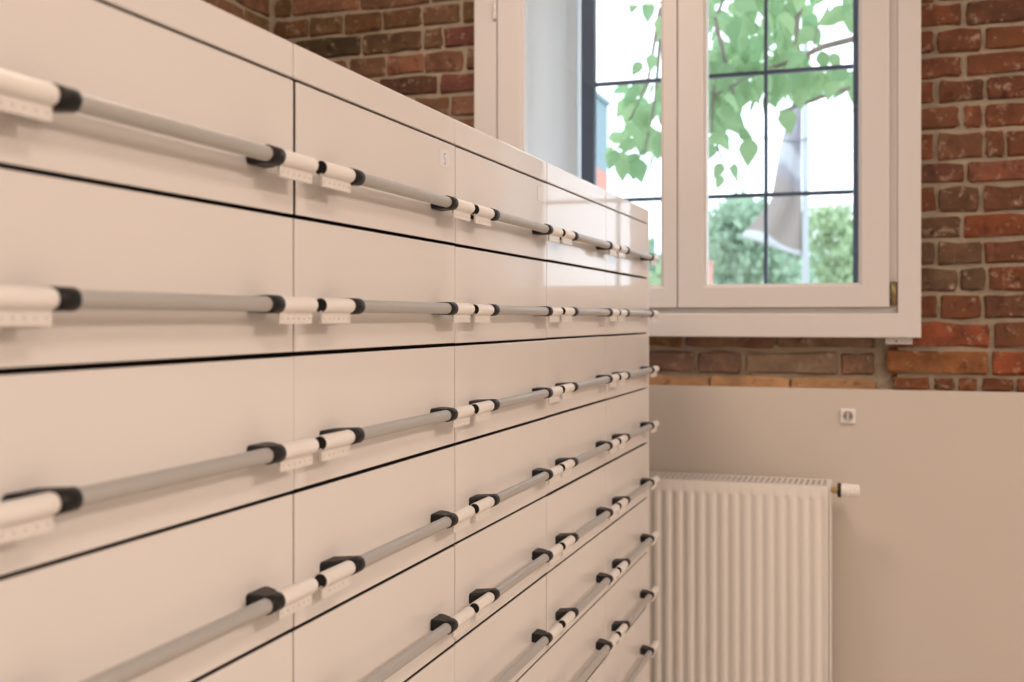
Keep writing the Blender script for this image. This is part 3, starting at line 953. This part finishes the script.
# flag pole with its drooping flag
pt = at(805.5, 95, 9.0); 
pole = empty('flag_pole', (pt.x, 9.0, GZ)); tag(pole, 'pale grey pole standing outside the right casement', 'pole')
MB().lathe([(0, .001), (0, .09), (.03, .09), (.05, .035), (2.0, .028), (pt.z - GZ + .6, .022), (pt.z - GZ + .62, .001)], (0, 0, 0), 'Z', 16).build('mast', M['pole'], pole)
MB().lathe([(pt.z - GZ + .61, .001), (pt.z - GZ + .63, .035), (pt.z - GZ + .68, .035), (pt.z - GZ + .70, .001)], (0, 0, 0), 'Z', 16).build('finial', M['pole'], pole)
fl = []
rows = [(100, 793), (112, 789), (130, 784), (150, 779), (175, 775), (200, 771), (218, 757), (236, 741)]
bot = [802, 802, 802, 802, 802, 802, 802, 802]
V = []; F = []; vv = []
nr, nc = 30, 14
pl = at(802, 100, 9.0)
for i in range(nr + 1):
    t = i / nr; a = t * (len(rows) - 1); k = min(int(a), len(rows) - 2); fr_ = a - k
    yl = rows[k][0] * (1 - fr_) + rows[k + 1][0] * fr_; xl = rows[k][1] * (1 - fr_) + rows[k + 1][1] * fr_
    yr = 100 + (257 - 100) * t
    for j in range(nc + 1):
        s = j / nc
        p = at(xl + (801.6 - xl) * s, yl + (yr - yl) * s, 9.0)
        amp = .05 * (1 - s) * (1.2 - t * .6)
        p.y += amp * math.sin(s * 9 + t * 2.5) + .012 * math.sin(14 * s + 6 * t)
        V.append(p); vv.append(t + .02 * math.sin(s * 6))
for i in range(nr):
    for j in range(nc): F.append((i * (nc + 1) + j, i * (nc + 1) + j + 1, (i + 1) * (nc + 1) + j + 1, (i + 1) * (nc + 1) + j))
me = bpy.data.meshes.new('flag'); me.from_pydata(V, [], F); me.materials.append(M['flag'])
att = me.attributes.new('cloth_v', 'FLOAT', 'POINT'); att.data.foreach_set('value', vv)
me.polygons.foreach_set('use_smooth', [True] * len(F))
flag = link('flag', me); tag(flag, 'drooping beige and grey flag with a white hem on the pole', 'flag')
sm = flag.modifiers.new('thickness', 'SOLIDIFY'); sm.thickness = .004

for pts, lb in (([(700, 120), (740, 134), (772, 139), (795, 141), (812, 137), (835, 124), (870, 95)], 'thin dark cable sagging past the flag pole'),):
    P = [at(a, b_, 8.966) for a, b_ in pts]
    Q = []
    for i in range(len(P) - 1):
        p0, p1, p2, p3 = P[max(i - 1, 0)], P[i], P[i + 1], P[min(i + 2, len(P) - 1)]
        for k in range(6):
            t = k / 6
            Q.append(.5 * ((2 * p1) + (p2 - p0) * t + (2 * p0 - 5 * p1 + 4 * p2 - p3) * t * t + (3 * p1 - p0 - 3 * p2 + p3) * t ** 3))
    Q.append(P[-1])
    tag(MB().tube(Q, .006, 6).build('overhead_cable', M['cable']), lb, 'cable')

# neighbouring building at the left and a low house
def house(name, label, px_r, Y, py_top, width, depth, m, split=None):
    p = at(px_r, py_top, Y); H = p.z - GZ
    h = empty(name, (p.x - width / 2, Y + depth / 2, GZ)); tag(h, label, 'building')
    zs_ = H if split is None else at(px_r, split, Y).z - GZ
    if split is not None:
        MB().box(-width / 2, width / 2, -depth / 2, depth / 2, zs_, H).build('upper_wall', m, h)
        MB().box(-width / 2, width / 2, -depth / 2 - .02, depth / 2, 0, zs_ - .001).build('lower_wall', M['stucco_red'], h)
        MB().box(-width / 2 - .1, width / 2 + .04, -depth / 2 - .05, depth / 2, H, H + .06).build('parapet', m, h)
        for k in range(2):
            wx = -width / 2 + width * (k + .6) / 3
            fr_ = MB().box(wx, wx + .8, -depth / 2 - .03, -depth / 2 + .02, zs_ + .5, zs_ + 1.7).build('window', M['pole'], h)
            MB().box(wx + .08, wx + .72, -depth / 2 - .04, -depth / 2 - .031, zs_ + .58, zs_ + 1.62).build('pane', M['windark'], fr_)
    return h, H


house('neighbour_building', 'blue grey building with a salmon lower wall at the left outside', 591, 14.0, 93, 6.0, .95, M['stucco_blue'], 164)
p = at(707.5, 264, 12.0)
h = empty('gate_pillar', (p.x, 12.0, GZ)); tag(h, 'salmon red brick gate pillar at the lower left of the right casement', 'pillar')
MB().bbox(-.05, .05, -.05, .05, 0, p.z - GZ, .006, 1).build('shaft', M['stucco_red'], h)
MB().bbox(-.065, .065, -.065, .065, p.z - GZ, p.z - GZ + .03, .006, 1).build('cap', M['stucco_red'], h)
